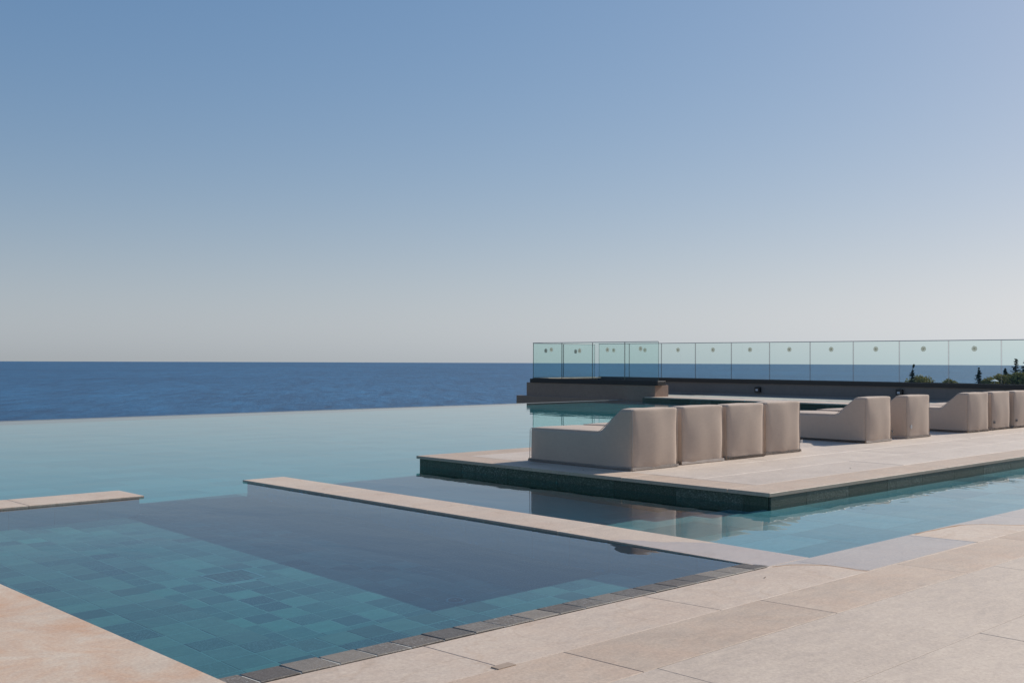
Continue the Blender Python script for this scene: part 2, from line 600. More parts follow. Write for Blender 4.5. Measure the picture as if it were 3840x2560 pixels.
# ------------------------------------------------------------------ sea and land
SEA_Z = -40.0
bm = bmesh.new()
R_SEA = (HW - SEA_Z) / math.tan(math.radians(0.187))
ang = 256
radii = [0.0, 400, 800, 1600, 3200, 6400, R_SEA]
prev = None
for r in radii[1:]:
    ring = [bm.verts.new((r * math.cos(2 * math.pi * k / ang), r * math.sin(2 * math.pi * k / ang), 0)) for k in range(ang)]
    if prev is None:
        bm.faces.new(ring)
    else:
        for k in range(ang):
            j = (k + 1) % ang
            bm.faces.new((prev[k], ring[k], ring[j], prev[j]))
    prev = ring
obj('sea', bm, M['sea'], loc=(0, 0, SEA_Z), kind='structure')

def land_h(x, y):
    dx = max(-14 - x, 0, x - 30.0)
    dy = max(-24 - y, 0, y - 26.5)
    d = math.hypot(dx, dy)
    h = -5.0 - 0.075 * d - 0.00004 * d * d
    return h + 0.6 * noise.noise(Vector((x * 0.03, y * 0.03, 0))) * min(1, d / 20)

bm = bmesh.new()
N = 96
grid = []
for i in range(N + 1):
    row = []
    for j in range(N + 1):
        u, v = (i / N * 2 - 1), (j / N * 2 - 1)
        x = 8 + 620 * u * abs(u)
        y = 1 + 620 * v * abs(v)
        row.append(bm.verts.new((x, y, land_h(x, y))))
    grid.append(row)
for i in range(N):
    for j in range(N):
        bm.faces.new((grid[i][j], grid[i + 1][j], grid[i + 1][j + 1], grid[i][j + 1]))
smooth(obj('hillside', bm, M['hill'], kind='structure'))

# ------------------------------------------------------------------ pool basin
D_NEAR, D_BENCH, D_CH, D_MAIN = 1.0, 0.45, 0.173, 1.0
Y_EDGE = 3.41                      # near edge of the water
X_L = 1.93                         # left edge of the plunge pool
WX0, WX1 = 5.235, 5.615            # long divider pier faces
SY0, SY1 = 8.635, 9.07             # short divider pier faces
SX1, WYE = 3.985, 9.075            # ends of the two dividers
PX0, PY0, PY1 = 7.37, 4.81, 9.17   # lounge platform faces
Y_INF, X_END = 20.45, 23.85
P = 0.17                           # tile pitch
G = 0.0022                         # half joint


def tile_mesh(name, sx, sy, h, ch=0.003):
    bm = bmesh.new()
    add_box(bm, -sx / 2, sx / 2, -sy / 2, sy / 2, -h, 0, ch)
    me = bpy.data.meshes.new(name)
    bm.to_mesh(me)
    bm.free()
    return me


def steps(a, b, anchor, pitch):
    """cell borders on anchor + k*pitch clipped to a..b"""
    k = math.ceil((a - anchor) / pitch + 0.12)
    out = [a]
    while anchor + k * pitch < b - 0.12 * pitch:
        out.append(anchor + k * pitch)
        k += 1
    return out + [b]


_cache = {}
def lay(parent, xs, ys, z, mat, name='tile', limit=300, jitter=0.0015, skip=None, h=0.02, gap=G, key=None, ofs=None):
    """lay tiles cell by cell; the nearest `limit` are parts, what is left is one 'stuff' part"""
    cells = []
    for j, (y0, y1) in enumerate(zip(ys, ys[1:])):
        for x0, x1 in zip(xs, xs[1:]):
            cx, cy = (x0 + x1) / 2, (y0 + y1) / 2
            if skip and skip(cx, cy):
                continue
            cells.append((math.hypot(cx, cy) if key is None else key(cx, cy), cx, cy, x1 - x0, y1 - y0))
    cells.sort()
    rest = bmesh.new()
    for n_, (d, cx, cy, sx, sy) in enumerate(cells):
        zz = z + rnd.uniform(-jitter, jitter)
        if n_ < limit:
            k = (round(sx, 3), round(sy, 3), h, gap, mat.name)
            if k not in _cache:
                _cache[k] = tile_mesh('tile', sx - 2 * gap, sy - 2 * gap, h)
                _cache[k].materials.append(mat)
            o = bpy.data.objects.new(name, _cache[k])
            C.objects.link(o)
            o.parent = parent
            o.location = (cx - parent.location.x, cy - parent.location.y, zz - parent.location.z)
            o.rotation_euler = (rnd.uniform(-.004, .004), rnd.uniform(-.004, .004), rnd.uniform(-.006, .006))
            o.cycles.is_caustics_receiver = True
        else:
            add_box(rest, cx - sx / 2 + gap - parent.location.x, cx + sx / 2 - gap - parent.location.x,
                    cy - sy / 2 + gap - parent.location.y, cy + sy / 2 - gap - parent.location.y, zz - h - parent.location.z, zz - parent.location.z)
    if len(cells) > limit:
        obj(name + '_field', rest, mat, parent, kind='stuff')
    else:
        rest.free()


def lay_wall(parent, axis, c, sgn, us, zs, mat, name='cladding_tile', h=0.012, gap=0.003):
    """tiles on an upright face: axis 'x' = face at x=c looking along sgn, us runs in y"""
    for z0, z1 in zip(zs, zs[1:]):
        for u0, u1 in zip(us, us[1:]):
            k = ('w', axis, sgn, round(u1 - u0, 3), round(z1 - z0, 3), mat.name)
            if k not in _cache:
                bm = bmesh.new()
                su, sz = (u1 - u0) / 2 - gap, (z1 - z0) / 2 - gap
                if axis == 'x':
                    add_box(bm, min(0, sgn * h), max(0, sgn * h), -su, su, -sz, sz)
                else:
                    add_box(bm, -su, su, min(0, sgn * h), max(0, sgn * h), -sz, sz)
                me = bpy.data.meshes.new('cladding')
                bm.to_mesh(me)
                bm.free()
                me.materials.append(mat)
                _cache[k] = me
            o = bpy.data.objects.new(name, _cache[k])
            C.objects.link(o)
            o.parent = parent
            um, zm = (u0 + u1) / 2, (z0 + z1) / 2
            p = Vector((c, um, zm) if axis == 'x' else (um, c, zm))
            o.location = p - parent.location
            o.cycles.is_caustics_receiver = True


# plunge pool floor, with its two submerged benches
nf = box('pool_floor', X_L - .3, 5.5, 3.3, 9.3, -1.25, -D_NEAR - .0025, M['grout'], kind='structure')
fx = steps(2.637, WX0, 3.01, P)
fy = steps(4.232, 9.28, 5.104, P)
lay(nf, fx, fy, -D_NEAR, M['slate_pool'], limit=299,
    skip=lambda x, y: (3.29 < x < 3.60 and 5.98 < y < 6.29) or (x < SX1 + .02 and y > SY0),
    key=lambda x, y: math.hypot(x, y) + (6 if x > 4.55 else 0))
b1 = box('pool_bench', X_L - .3, 2.632, Y_EDGE - .1, SY0 + .1, -1.2, -D_BENCH - .0025, M['grout'], kind='structure')
lay(b1, [X_L, 2.125, 2.295, 2.465, 2.635], steps(3.55, SY0, 5.042, P), -D_BENCH, M['slate_bench'])
b2 = box('pool_bench', 2.634, WX0 + .1, Y_EDGE - .1, 4.228, -1.2, -D_BENCH - .0025, M['grout'], kind='structure')
lay(b2, steps(2.637, WX0, 3.13, P), [3.55, 3.72, 3.885, 4.055, 4.23], -D_BENCH, M['slate_bench'])

# shallow channel round the lounge platform, paved with long slates, and steps down into the deep
cf = box('channel_floor', 5.4, 24.2, Y_EDGE - .1, 4.86, -1.2, -D_CH - .0025, M['grout_channel'], kind='structure')
lay(cf, steps(WX1, 17.0, 6.47, .67), [3.41, 3.73, 4.07, 4.41, 4.86], -D_CH, M['slate_channel'], gap=.002)
sy = 4.862
for d_, y1_ in ((.374, 5.174), (.58, 5.477), (.81, 5.78)):
    sp = box('pool_step', 5.4, PX0 + .1, sy, y1_, -1.2, -d_ - .0025, M['grout_channel'], kind='structure')
    lay(sp, steps(WX1, PX0, 6.47, .34), [sy, y1_], -d_, M['slate_channel'], gap=.002)
    sy = y1_ + .002
# main pool floor
box('pool_floor', -8, 24.2, 9.3, Y_INF + .02, -1.5, -D_MAIN, M['main_floor'], kind='structure')
box('pool_floor', 5.502, 7.6, sy, 9.298, -1.5, -D_MAIN, M['main_floor'], kind='structure')
# infinity edge with its thin pale lip
ie = box('infinity_edge', -8, 24.3, Y_INF, Y_INF + .22, -3.5, -.004, M['render_brown'], kind='structure')
box('lip', -8, 23.93, Y_INF + .01, Y_INF + .07, -.004, .004, M['lip'], ie).location -= ie.location

# water surface (the basins below hold it)
bm = bmesh.new()
loop = [(X_L - .02, Y_EDGE + .005), (24.15, Y_EDGE + .005), (24.15, Y_INF + .012), (-8, Y_INF + .012), (-8, 9.0), (X_L - .02, 9.0)]
gx = sorted(set([x for x, y in loop]))
gy = sorted(set([y for x, y in loop]))
gv = {(x, y): bm.verts.new((x, y, 0)) for x in gx for y in gy}
for xa, xb in zip(gx, gx[1:]):
    for ya, yb in zip(gy, gy[1:]):
        if xb > X_L or ya >= 9.0:
            bm.faces.new((gv[xa, ya], gv[xb, ya], gv[xb, yb], gv[xa, yb]))
for v in [v for v in bm.verts if not v.link_faces]:
    bm.verts.remove(v)
w = smooth(obj('pool_water', bm, M['water'], kind='structure'))
w.cycles.is_caustics_caster = True
w.cycles.is_caustics_receiver = False

# ------------------------------------------------------------------ near deck
dk = box('deck', -9, 24, -9, Y_EDGE - .004, -1.5, -.03, M['mortar'], kind='structure')
for a_, b_, z_ in ((2.946, 3.403, .0015), (2.5395, 2.944, .0115), (-.4, 2.5375, .0185)):
    box('joint_mortar', -3, 15.5, a_, b_, -.025, z_, M['mortar'], dk, 0, (z_, z_, -.001, -.001) if b_ > 3 else None).location -= dk.location
dl = box('deck', -9, X_L - .02, Y_EDGE + .002, 9.0, -1.5, -.03, M['mortar'], kind='structure')


def slabs(parent, xs, y0, y1, zt, mat, name='paving_stone', gap=.0014, z0=-.03, ch=.0022, along='x'):
    """a row of stones; zt = top height at y0 and at y1 (or at both ends of the cross direction)"""
    for a, b in zip(xs, xs[1:]):
        jit = rnd.uniform(-.0008, .0008)
        t = (zt[0] + jit, zt[0] + jit, zt[1] + jit, zt[1] + jit) if along == 'x' else (zt[0] + jit, zt[1] + jit, zt[1] + jit, zt[0] + jit)
        if along == 'x':
            o = box(name, a + gap, b - gap, y0 + gap, y1 - gap, z0, max(zt), mat, parent, ch, t)
        else:
            o = box(name, y0 + gap, y1 - gap, a + gap, b - gap, z0, max(zt), mat, parent, ch, t)
        o.location -= parent.location


slabs(dk, [-1.33, .035, 1.40, 2.765, 4.13, 5.495, 6.86, 8.225, 9.59, 10.95, 12.3, 13.7, 15.1], 2.945, Y_EDGE, (.013, .003), M['coping'], 'coping_stone')
slabs(dk, [-.97, .38, 1.73, 3.083, 4.436, 5.79, 7.14, 8.49, 9.84, 11.2, 12.55, 13.9], 2.538, 2.945, (.020, .013), M['coping_tan'], 'coping_stone')
slabs(dk, [-2.4, .36, 3.157, 6.1, 9.0, 11.9, 14.8], 1.952, 2.538, (.020, .020), M['paver'])
slabs(dk, [-3.0, -.6, 1.9, 4.55, 7.3, 10.1, 12.9], 1.37, 1.952, (.020, .020), M['paver'])
slabs(dk, [-2.4, .5, 3.3, 6.0, 8.8, 11.6], .79, 1.37, (.020, .020), M['paver'])
slabs(dk, [-2.9, .0, 2.7, 5.4, 8.1], .2, .79, (.020, .020), M['paver'])
slabs(dk, [-2.9, .4, 3.0, 5.8], -.39, .2, (.020, .020), M['paver'])
# blushed coping beside the plunge pool
slabs(dl, [Y_EDGE + .004, 6.55, 9.0], 1.30, X_L, (.012, .012), M['coping_orange'], 'coping_stone', along='y')
slabs(dl, [Y_EDGE + .004, 5.2, 7.0, 9.0], .60, 1.30, (.012, .012), M['coping'], 'coping_stone', along='y')
slabs(dl, [Y_EDGE + .004, 5.8, 9.0], -.6, .60, (.012, .012), M['paver'], along='y')

# sloping slate edge
se = empty('slate_edge', (X_L, Y_EDGE, 0), kind='structure')
xs = [X_L + .005] + [2.027 + P * k for k in range(19)] + [5.24]
for a, b in zip(xs, xs[1:]):
    j = rnd.uniform(-.0015, .0015)
    yb = 3.566 + rnd.uniform(-.006, .006)
    o = box('slate_tile', a + .0035, b - .0035, Y_EDGE + .003, yb, -.04, .009, M['slate_dry'], se, .003, (.008 + j, .008 + rnd.uniform(-.0012, .0012), .002, .002 + j))
    o.location -= se.location
box('grout', X_L + .01, 5.235, Y_EDGE + .004, 3.555, -.05, .006, M['grout_light'], se, 0, (.0055, .0055, -.0005, -.0005)).location -= se.location
box('pool_edge_wall', X_L - .01, 5.25, Y_EDGE + .01, 3.545, -1.0, -.045, M['grout'], kind='structure')

# small tan cover set into the coping
pl = box('cover_plate', 2.733, 2.822, 2.933, 2.976, .009, .0165, M['plate'], label='small tan rectangular plate set in the coping beside the slate edge', cat='cover plate')

# ------------------------------------------------------------------ dividers
dv = empty('divider_wall', (WX0, 6.2, -1.0), label='long low wall topped with pale stone running out between plunge pool and platform', cat='wall')
box('pier', WX0 + .012, WX1, Y_EDGE, WYE - .012, -1.2, -.016, M['grout'], dv).location -= dv.location
lay_wall(dv, 'x', WX0 + .012, -1, [3.56 + .345 * k for k in range(17)][:16] + [WYE], [-1.0, -.67, -.34, -.018], M['slate_wall'])
for a, b, z_ in ((3.40, 5.02, .0035), (5.02, 6.385, .0145), (6.385, 7.75, .015), (7.75, 9.106, .0155)):
    o = box('coping_stone', 5.205, 5.645, a + .0015, b - .0015, -.016, .0145 if a < 4 else z_, M['coping'], dv, .003, (.0035, .0035, .0143, .0143) if a < 4 else None)
    o.location -= dv.location
st = empty('divider_wall', (2.5, 8.85, -1.0), label='short stub wall with a pale stone top ending at the gap in the pool', cat='wall')
box('pier', -2, SX1 - .012, SY0 + .012, SY1, -1.2, -.016, M['grout'], st).location -= st.location
lay_wall(st, 'y', SY0 + .012, -1, [SX1 - .345 * k for k in range(9)][::-1], [-1.0, -.67, -.34, -.018], M['slate_wall'])
lay_wall(st, 'x', SX1 - .012, 1, [SY0, SY1], [-1.0, -.67, -.34, -.018], M['slate_wall'])
for a, b in ((-2, .35), (.35, 1.72), (1.72, 3.09), (3.09, 4.014)):
    o = box('coping_stone', a + .002, b - .002, 8.61, 9.095, -.016, .015, M['coping'], st, .003)
    o.location -= st.location

# thin water spilling over the flush stones
def sheet(name, pts, zf, mat):
    bm = bmesh.new()
    vs = [bm.verts.new((x, y, zf(x, y))) for x, y in pts]
    f = bm.faces.new(vs)
    f.normal_update()
    if f.normal.z < 0:
        f.normal_flip()
    bmesh.ops.triangulate(bm, faces=[f])
    o = obj(name, bm, mat, kind='structure')
    return o


def curve(pts, n=8):
    """Catmull-Rom through the points"""
    out = []
    for i in range(len(pts) - 1):
        p0, p1, p2, p3 = pts[max(i - 1, 0)], pts[i], pts[i + 1], pts[min(i + 2, len(pts) - 1)]
        for k in range(n):
            t = k / n
            out.append(tuple(0.5 * (2 * b + (c - a) * t + (2 * a - 5 * b + 4 * c - d) * t * t + (3 * b - a - 3 * c + d) * t ** 3) for a, b, c, d in zip(p0, p1, p2, p3)))
    return out + [pts[-1]]


def ztop(x, y):
    return .003 + (Y_EDGE - y) / (Y_EDGE - 2.945) * .010 + .0018 if y < Y_EDGE else .0052


e1 = curve([(5.25, 3.405), (5.30, 3.385), (5.366, 3.365), (5.442, 3.291), (5.494, 3.202), (5.49, 3.101), (5.475, 2.985), (5.50, 2.952)])
sheet('water_film', e1 + [(6.858, 2.952), (6.858, 3.409)], ztop, M['film'])
def margin(e, dx, dy, w_):
    bm = bmesh.new()
    a_ = [bm.verts.new((x, y, ztop(x, y) - .0008)) for x, y in e]
    b_ = [bm.verts.new((x + dx * (w_ + .012 * noise.noise(Vector((x * 9, y * 9, 0)))), max(2.95, y + dy * (w_ + .012 * noise.noise(Vector((x * 9, y * 9, 3))))), ztop(x, max(2.95, y)) - .0008)) for x, y in e]
    for k in range(len(e) - 1):
        bm.faces.new((a_[k], a_[k + 1], b_[k + 1], b_[k]))
    bmesh.ops.recalc_face_normals(bm, faces=bm.faces)
    obj('wet_margin', bm, M['wet'], kind='structure')


margin(e1, -.6, -.6, .022)
e2 = curve([(6.93, 3.409), (7.20, 3.395), (7.527, 3.374), (7.66, 3.29), (7.717, 3.23), (7.80, 3.09), (7.95, 2.98), (8.15, 2.955)])
margin(e2, -.3, -.9, .022)
sheet('water_film', e2 + [(8.22, 2.952), (15.0, 2.952), (15.0, 3.409)], ztop, M['film'])
e3 = curve([(5.21, 4.55), (5.30, 4.50), (5.40, 4.30), (5.50, 4.22), (5.64, 4.02)])
sheet('water_film', e3[::-1] + [(5.21, 3.415), (5.64, 3.415)], lambda x, y: .0035 + max(0, y - 3.4) / 1.62 * .0108 + .0016, M['damp'])

# ------------------------------------------------------------------ lounge platform
ZP = .1117
pf = box('platform', PX0 + .012, 26.9, 4.7995, PY1 - .012, -1.2, ZP - .031, M['grout_dark'], kind='structure')
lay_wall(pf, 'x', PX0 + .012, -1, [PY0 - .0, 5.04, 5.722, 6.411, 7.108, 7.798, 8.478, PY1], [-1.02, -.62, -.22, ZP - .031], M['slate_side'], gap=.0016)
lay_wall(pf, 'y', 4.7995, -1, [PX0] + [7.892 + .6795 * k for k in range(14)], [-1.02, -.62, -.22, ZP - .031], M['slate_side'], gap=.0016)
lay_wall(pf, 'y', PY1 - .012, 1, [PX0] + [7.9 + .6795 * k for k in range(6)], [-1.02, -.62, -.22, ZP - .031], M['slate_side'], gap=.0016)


def pstone(x0, x1, y0, y1, mat, name='paving_stone', z0=ZP - .03):
    o = box(name, x0 + .002, x1 - .002, y0 + .002, y1 - .002, z0, ZP + rnd.uniform(-.0007, .0007), mat, pf, .003)
    o.location -= pf.location


IX, IY0, IY1 = 7.757, 5.18, 8.80
for a, b in zip([7.342, 10.46, 13.55, 16.65, 19.75, 22.85, 26.9], [10.46, 13.55, 16.65, 19.75, 22.85, 26.9]):
    pstone(a, b, 4.78, IY0, M['coping_tan'], 'border_stone')
    pstone(a, b, IY1, 9.197, M['coping_tan'], 'border_stone')
for a, b in ((IY0, 6.30), (6.30, 7.6), (7.6, IY1)):
    pstone(7.342, IX, a, b, M['coping_tan'], 'border_stone')
ys = [IY0, 5.784, 6.388, 6.992, 7.596, 8.2, IY1]
for j, (y0, y1) in enumerate(zip(ys, ys[1:])):
    x = IX
    first = (2.58, 1.4, 2.0, .9, 2.3, 1.6)[j]
    while x < 26.8:
        nx = min(26.9, x + (first if x == IX else 2.45))
        pstone(x, nx, y0, y1, M['platform_stone'])
        x = nx

# far ledge beyond the pool
lg = box('far_ledge', X_END + .012, 27.0, PY1 + .03, 19.70, -1.2, ZP - .031, M['grout_dark'], kind='structure')
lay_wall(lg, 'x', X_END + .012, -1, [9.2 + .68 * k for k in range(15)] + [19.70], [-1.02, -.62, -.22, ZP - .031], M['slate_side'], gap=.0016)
y = PY1 + .03
while y < 19.6:
    ny = min(19.73, y + 1.3)
    o = box('coping_stone', X_END - .03, 24.6, y + .002, ny - .002, ZP - .03, ZP, M['coping'], lg, .003)
    o.location -= lg.location
    o = box('paving_stone', 24.604, 26.99, y + .002, ny - .002, ZP - .03, ZP, M['platform_stone'], lg, .003)
    o.location -= lg.location
    y = ny

# ------------------------------------------------------------------ brown parapet block and grey wall
bw = empty('parapet_wall', (24.3, 22, 0), label='brown rendered parapet with a dark coping standing at the far pool corner', cat='wall')
def part(name, x0, x1, y0, y1, z0, z1, mat, parent, ch=0.0):
    o = box(name, x0, x1, y0, y1, z0, z1, mat, parent, ch)
    o.location -= parent.location
    return o
part('wall_body', 24.12, 24.72, 19.466, 24.645, -4.5, .430, M['render_brown'], bw, .006)
part('plinth', 23.95, 24.118, 20.68, 24.93, -4.5, .015, M['render_brown'], bw, .006)
part('return_wall', 24.722, 27.35, 24.25, 24.645, -4.5, .545, M['render_brown'], bw, .006)
part('coping', 24.10, 24.46, 19.353, 24.477, .432, .550, M['coping_dark'], bw, .004)
part('return_coping', 24.47, 27.02, 24.02, 24.66, .547, .572, M['coping'], bw, .003)
part('terrace_floor', 24.724, 27.0, 19.735, 24.248, -.2, .10, M['paver'], bw)

gw = empty('terrace_wall', (27.15, 14, 0), label='long grey wall with a black coping behind the daybeds', cat='wall')
part('wall_body', 27.0, 27.35, 4.0, 24.245, -4.5, .478, M['render_grey'], gw)
part('skirting', 26.97, 26.998, 4.0, 24.245, ZP, .165, M['skirting'], gw)
part('coping', 26.96, 27.38, 4.0, 24.19, .48, .585, M['coping_dark'], gw, .004)


def balustrade(label, a, b, divs, z0, z1, dots, normal):
    """frameless glass run from a to b (plan points); divs in metres along it; dots = (metres, z)"""
    a, b = Vector((*a, 0)), Vector((*b, 0))
    d = (b - a).normalized()
    nrm = Vector((*normal, 0))
    root = empty('glass_balustrade', (a.x, a.y, z0), label=label, cat='balustrade', group='frameless glass balustrade round the upper terrace')
    ang = math.atan2(d.y, d.x)
    for i, (s0, s1) in enumerate(zip(divs, divs[1:])):
        g0, g1 = s0 + .010, s1 - .010
        bm = bmesh.new()
        add_box(bm, g0, g1, -.008, .008, 0, z1 - z0)
        o = obj('glass_panel', bm, M['glass'], root)
        o.data.materials.append(M['edge_green'])
        for f in o.data.polygons:
            if abs(f.normal.y) < .5:
                f.material_index = 1
        o.rotation_euler = (0, 0, ang)
        for (s, z) in dots:
            if s0 < s < s1:
                for rad, mt, nm, off in ((.070, 'sticker', 'frosted_dot', -.0105), (.026, 'sticker_core', 'dot_centre', -.0135)):
                    bm = bmesh.new()
                    ret = bmesh.ops.create_cone(bm, cap_ends=True, segments=24, radius1=rad, radius2=rad, depth=.003)
                    for v in bm.verts:
                        v.co = Vector((v.co.x * 1.0, v.co.z, v.co.y))
                    bmesh.ops.recalc_face_normals(bm, faces=bm.faces)
                    sgn = 1 if (Matrix.Rotation(ang, 3, 'Z') @ Vector((0, 1, 0))).dot(nrm) > 0 else -1
                    obj(nm, bm, M[mt], o, (s, -sgn * off, z - z0))
    bm = bmesh.new()
    add_box(bm, divs[0], divs[-1], -.013, .013, z1 - z0 + .001, z1 - z0 + .020, .003)
    r = obj('top_rail', bm, M['steel'], root)
    r.rotation_euler = (0, 0, ang)
    bm = bmesh.new()
    add_box(bm, divs[0], divs[-1], -.02, .02, -.004, .012)
    r = obj('base_channel', bm, M['coping_dark'], root)
    r.rotation_euler = (0, 0, ang)
    return root


L0 = 24.405
balustrade('glass balustrade of four panes on the brown parapet facing the pool', (24.16, L0), (24.16, 19.364), [0, 1.261, 2.526, 3.786, 5.041], .553, 1.660,
           [(L0 - 23.588, 1.458), (L0 - 22.394, 1.42), (L0 - 21.277, 1.445), (L0 - 20.02, 1.471)], (-1, 0))
balustrade('short side glass balustrade of two panes at the seaward end of the parapet', (24.19, 24.425), (27.1, 24.425), [0, 1.38, 2.90], .572, 1.650, [(.554, 1.431), (1.945, 1.418)], (0, -1))
nb_ = 15
balustrade('long glass balustrade on the grey wall behind the daybeds', (27.12, 24.275), (27.12, 4.4), [1.322 * k for k in range(nb_ + 1)], .587, 1.667,
           [(.661 + 1.322 * k, 1.465) for k in range(nb_)], (-1, 0))

# wall lamps (unlit)
for yy, zz, lab in ((17.95, .302, 'small black wall lamp on the grey wall below the glass, further from the daybeds'), (13.61, .330, 'small black wall lamp on the grey wall just above the daybed backs')):
    t = empty('wall_lamp', (26.99, yy, zz), label=lab, cat='wall lamp', group='square wall lamps on the grey wall')
    bm = bmesh.new()
    add_box(bm, -.085, .0, -.085, .085, -.075, .078, .004)
    obj('housing', bm, M['black_plastic'], t)
    bm = bmesh.new()
    add_box(bm, -.089, -.0855, -.03, .045, -.035, .02)
    obj('lens', bm, M['lens'], t)

# ------------------------------------------------------------------ daybeds
SEAT_L, BACK_H, SEAT_H = 1.365, .573, .350


def daybed_mesh(width, seed, long=SEAT_L):
    """foam daybed: upright back at y=0, slope down to a flat seat, skinned with slightly puffed fabric"""
    prof = [(0, 0), (.41, 0), (long, 0), (long, SEAT_H - .004), (.41, SEAT_H), (.148, BACK_H), (0, BACK_H), (0, SEAT_H)]
    quads = [(0, 1, 4, 7), (7, 4, 5, 6), (1, 2, 3, 4)]
    bm = bmesh.new()
    vs = []
    for x in (-width / 2, width / 2):
        vs.append([bm.verts.new((x, y, z)) for y, z in prof])
    for q in quads:
        bm.faces.new([vs[0][i] for i in q][::-1])
        bm.faces.new([vs[1][i] for i in q])
    rim = [0, 1, 2, 3, 4, 5, 6, 7]
    for i in range(8):
        a, b = rim[i], rim[(i + 1) % 8]
        bm.faces.new((vs[0][a], vs[0][b], vs[1][b], vs[1][a]))
    bmesh.ops.recalc_face_normals(bm, faces=bm.faces)
    bmesh.ops.subdivide_edges(bm, edges=bm.edges[:], cuts=1, use_grid_fill=True)
    bmesh.ops.subdivide_edges(bm, edges=bm.edges[:], cuts=3, use_grid_fill=True)
    bmesh.ops.subdivide_edges(bm, edges=bm.edges[:], cuts=1, use_grid_fill=True)
    bm.normal_update()
    # puff: push faces out away from their borders, then relax the borders into soft corners
    sd = Vector((seed * 3.7, seed * 1.3, seed * 2.1))
    hw = width / 2
    mv = []
    for v in bm.verts:
        x, y, z = v.co
        d = Vector((0, 0, 0))
        if y < 1e-4:                       # upright back
            m = (1 - (x / hw) ** 2) * max(0, z / BACK_H * (1 - z / BACK_H)) * 4
            pinch = math.exp(-((x + hw * .62) ** 2 / .02)) * max(0, (z - .28) / .3)
            d.y = -.020 * m ** .8 + .010 * pinch * m ** .4 + .009 * noise.noise(Vector((v.co.x * 5, 0, v.co.z * 2.6)) + sd)
        elif abs(abs(x) - hw) < 1e-4:      # flanks
            lim = SEAT_H if y > .41 else (BACK_H if y < .148 else BACK_H - (y - .148) * .85)
            m = max(0, z / lim * (1 - z / lim)) * 4 * max(0, 1 - (2 * y / long - 1) ** 4)
            d.x = math.copysign(.012 * m + .006 * noise.noise(v.co * 3 + sd) * (1 if 0 < z < lim else 0), x)
        elif z > SEAT_H - .01 and y > .43 and y < long - .001:
            m = (1 - (x / hw) ** 2) * max(0, 1 - (2 * (y - .41) / (long - .41) - 1) ** 2)
            d.z = .016 * m + .004 * noise.noise(v.co * 4 + sd)
        elif z > BACK_H - .001 and y < .148:
            d.z = .006 * (1 - (x / hw) ** 4) + .004 * noise.noise(v.co * 6 + sd)
        if z < .002:
            d = Vector((0, 0, 0))
        mv.append((v, d))
    for v, d in mv:
        v.co += d
    for _ in range(4):
        bmesh.ops.smooth_vert(bm, verts=[v for v in bm.verts if v.co.z > .004], factor=.45, use_axis_x=True, use_axis_y=True, use_axis_z=True)
    for v in bm.verts:                     # fine wrinkles near the hem
        if v.co.z < .08:
            v.co += Vector((noise.noise(v.co * 14 + sd), noise.noise(v.co * 14 + sd + Vector((9, 0, 0))), 0)) * .004
    me = bpy.data.meshes.new('daybed_body')
    bm.to_mesh(me)
    bm.free()
    for p in me.polygons:
        p.use_smooth = True
    me.materials.append(M['fabric'])
    return me


def daybed_trim(width, long=SEAT_L):
    hw = width / 2
    out = {}
    bm = bmesh.new()                        # piping along the profile on both flanks and up the back corners
    for sx in (-1, 1):
        x = sx * (hw - .006)
        pr = [(.004, .02), (.003, .28), (.006, BACK_H - .02), (.02, BACK_H - .004), (.14, BACK_H - .008), (.155, BACK_H - .018), (.40, SEAT_H + .012), (.43, SEAT_H - .002), (long - .03, SEAT_H - .010), (long - .008, SEAT_H - .028), (long - .003, .02)]
        tube(bm, [(x, y, z) for y, z in pr], .0032, 5)
    out['piping'] = bm
    bm = bmesh.new()                        # loose hem round the foot
    n = 40
    per = []
    for k in range(n):
        per.append((-hw + width * k / n, 0))
    for k in range(n):
        per.append((hw, long * k / n))
    for k in range(n):
        per.append((hw - width * k / n, long))
    for k in range(n):
        per.append((-hw, long - long * k / n))
    r0, r1 = [], []
    for i, (x, y) in enumerate(per):
        wv = noise.noise(Vector((x * 5, y * 5, width * 9)))
        o0, o1 = .006 + .002 * wv, .011 + .005 * wv
        sx = -1 if x < -hw + 1e-6 else (1 if x > hw - 1e-6 else 0)
        sy = -1 if y < 1e-6 else (1 if y > long - 1e-6 else 0)
        r0.append(bm.verts.new((x + sx * o0, y + sy * o0, .030 + .004 * wv)))
        r1.append(bm.verts.new((x + sx * o1, y + sy * o1, .004 + .006 * max(0, wv))))
    for i in range(len(per)):
        j = (i + 1) % len(per)
        bm.faces.new((r0[i], r1[i], r1[j], r0[j]))
    bmesh.ops.solidify(bm, geom=bm.faces[:], thickness=.003)
    out['hem'] = bm
    return out


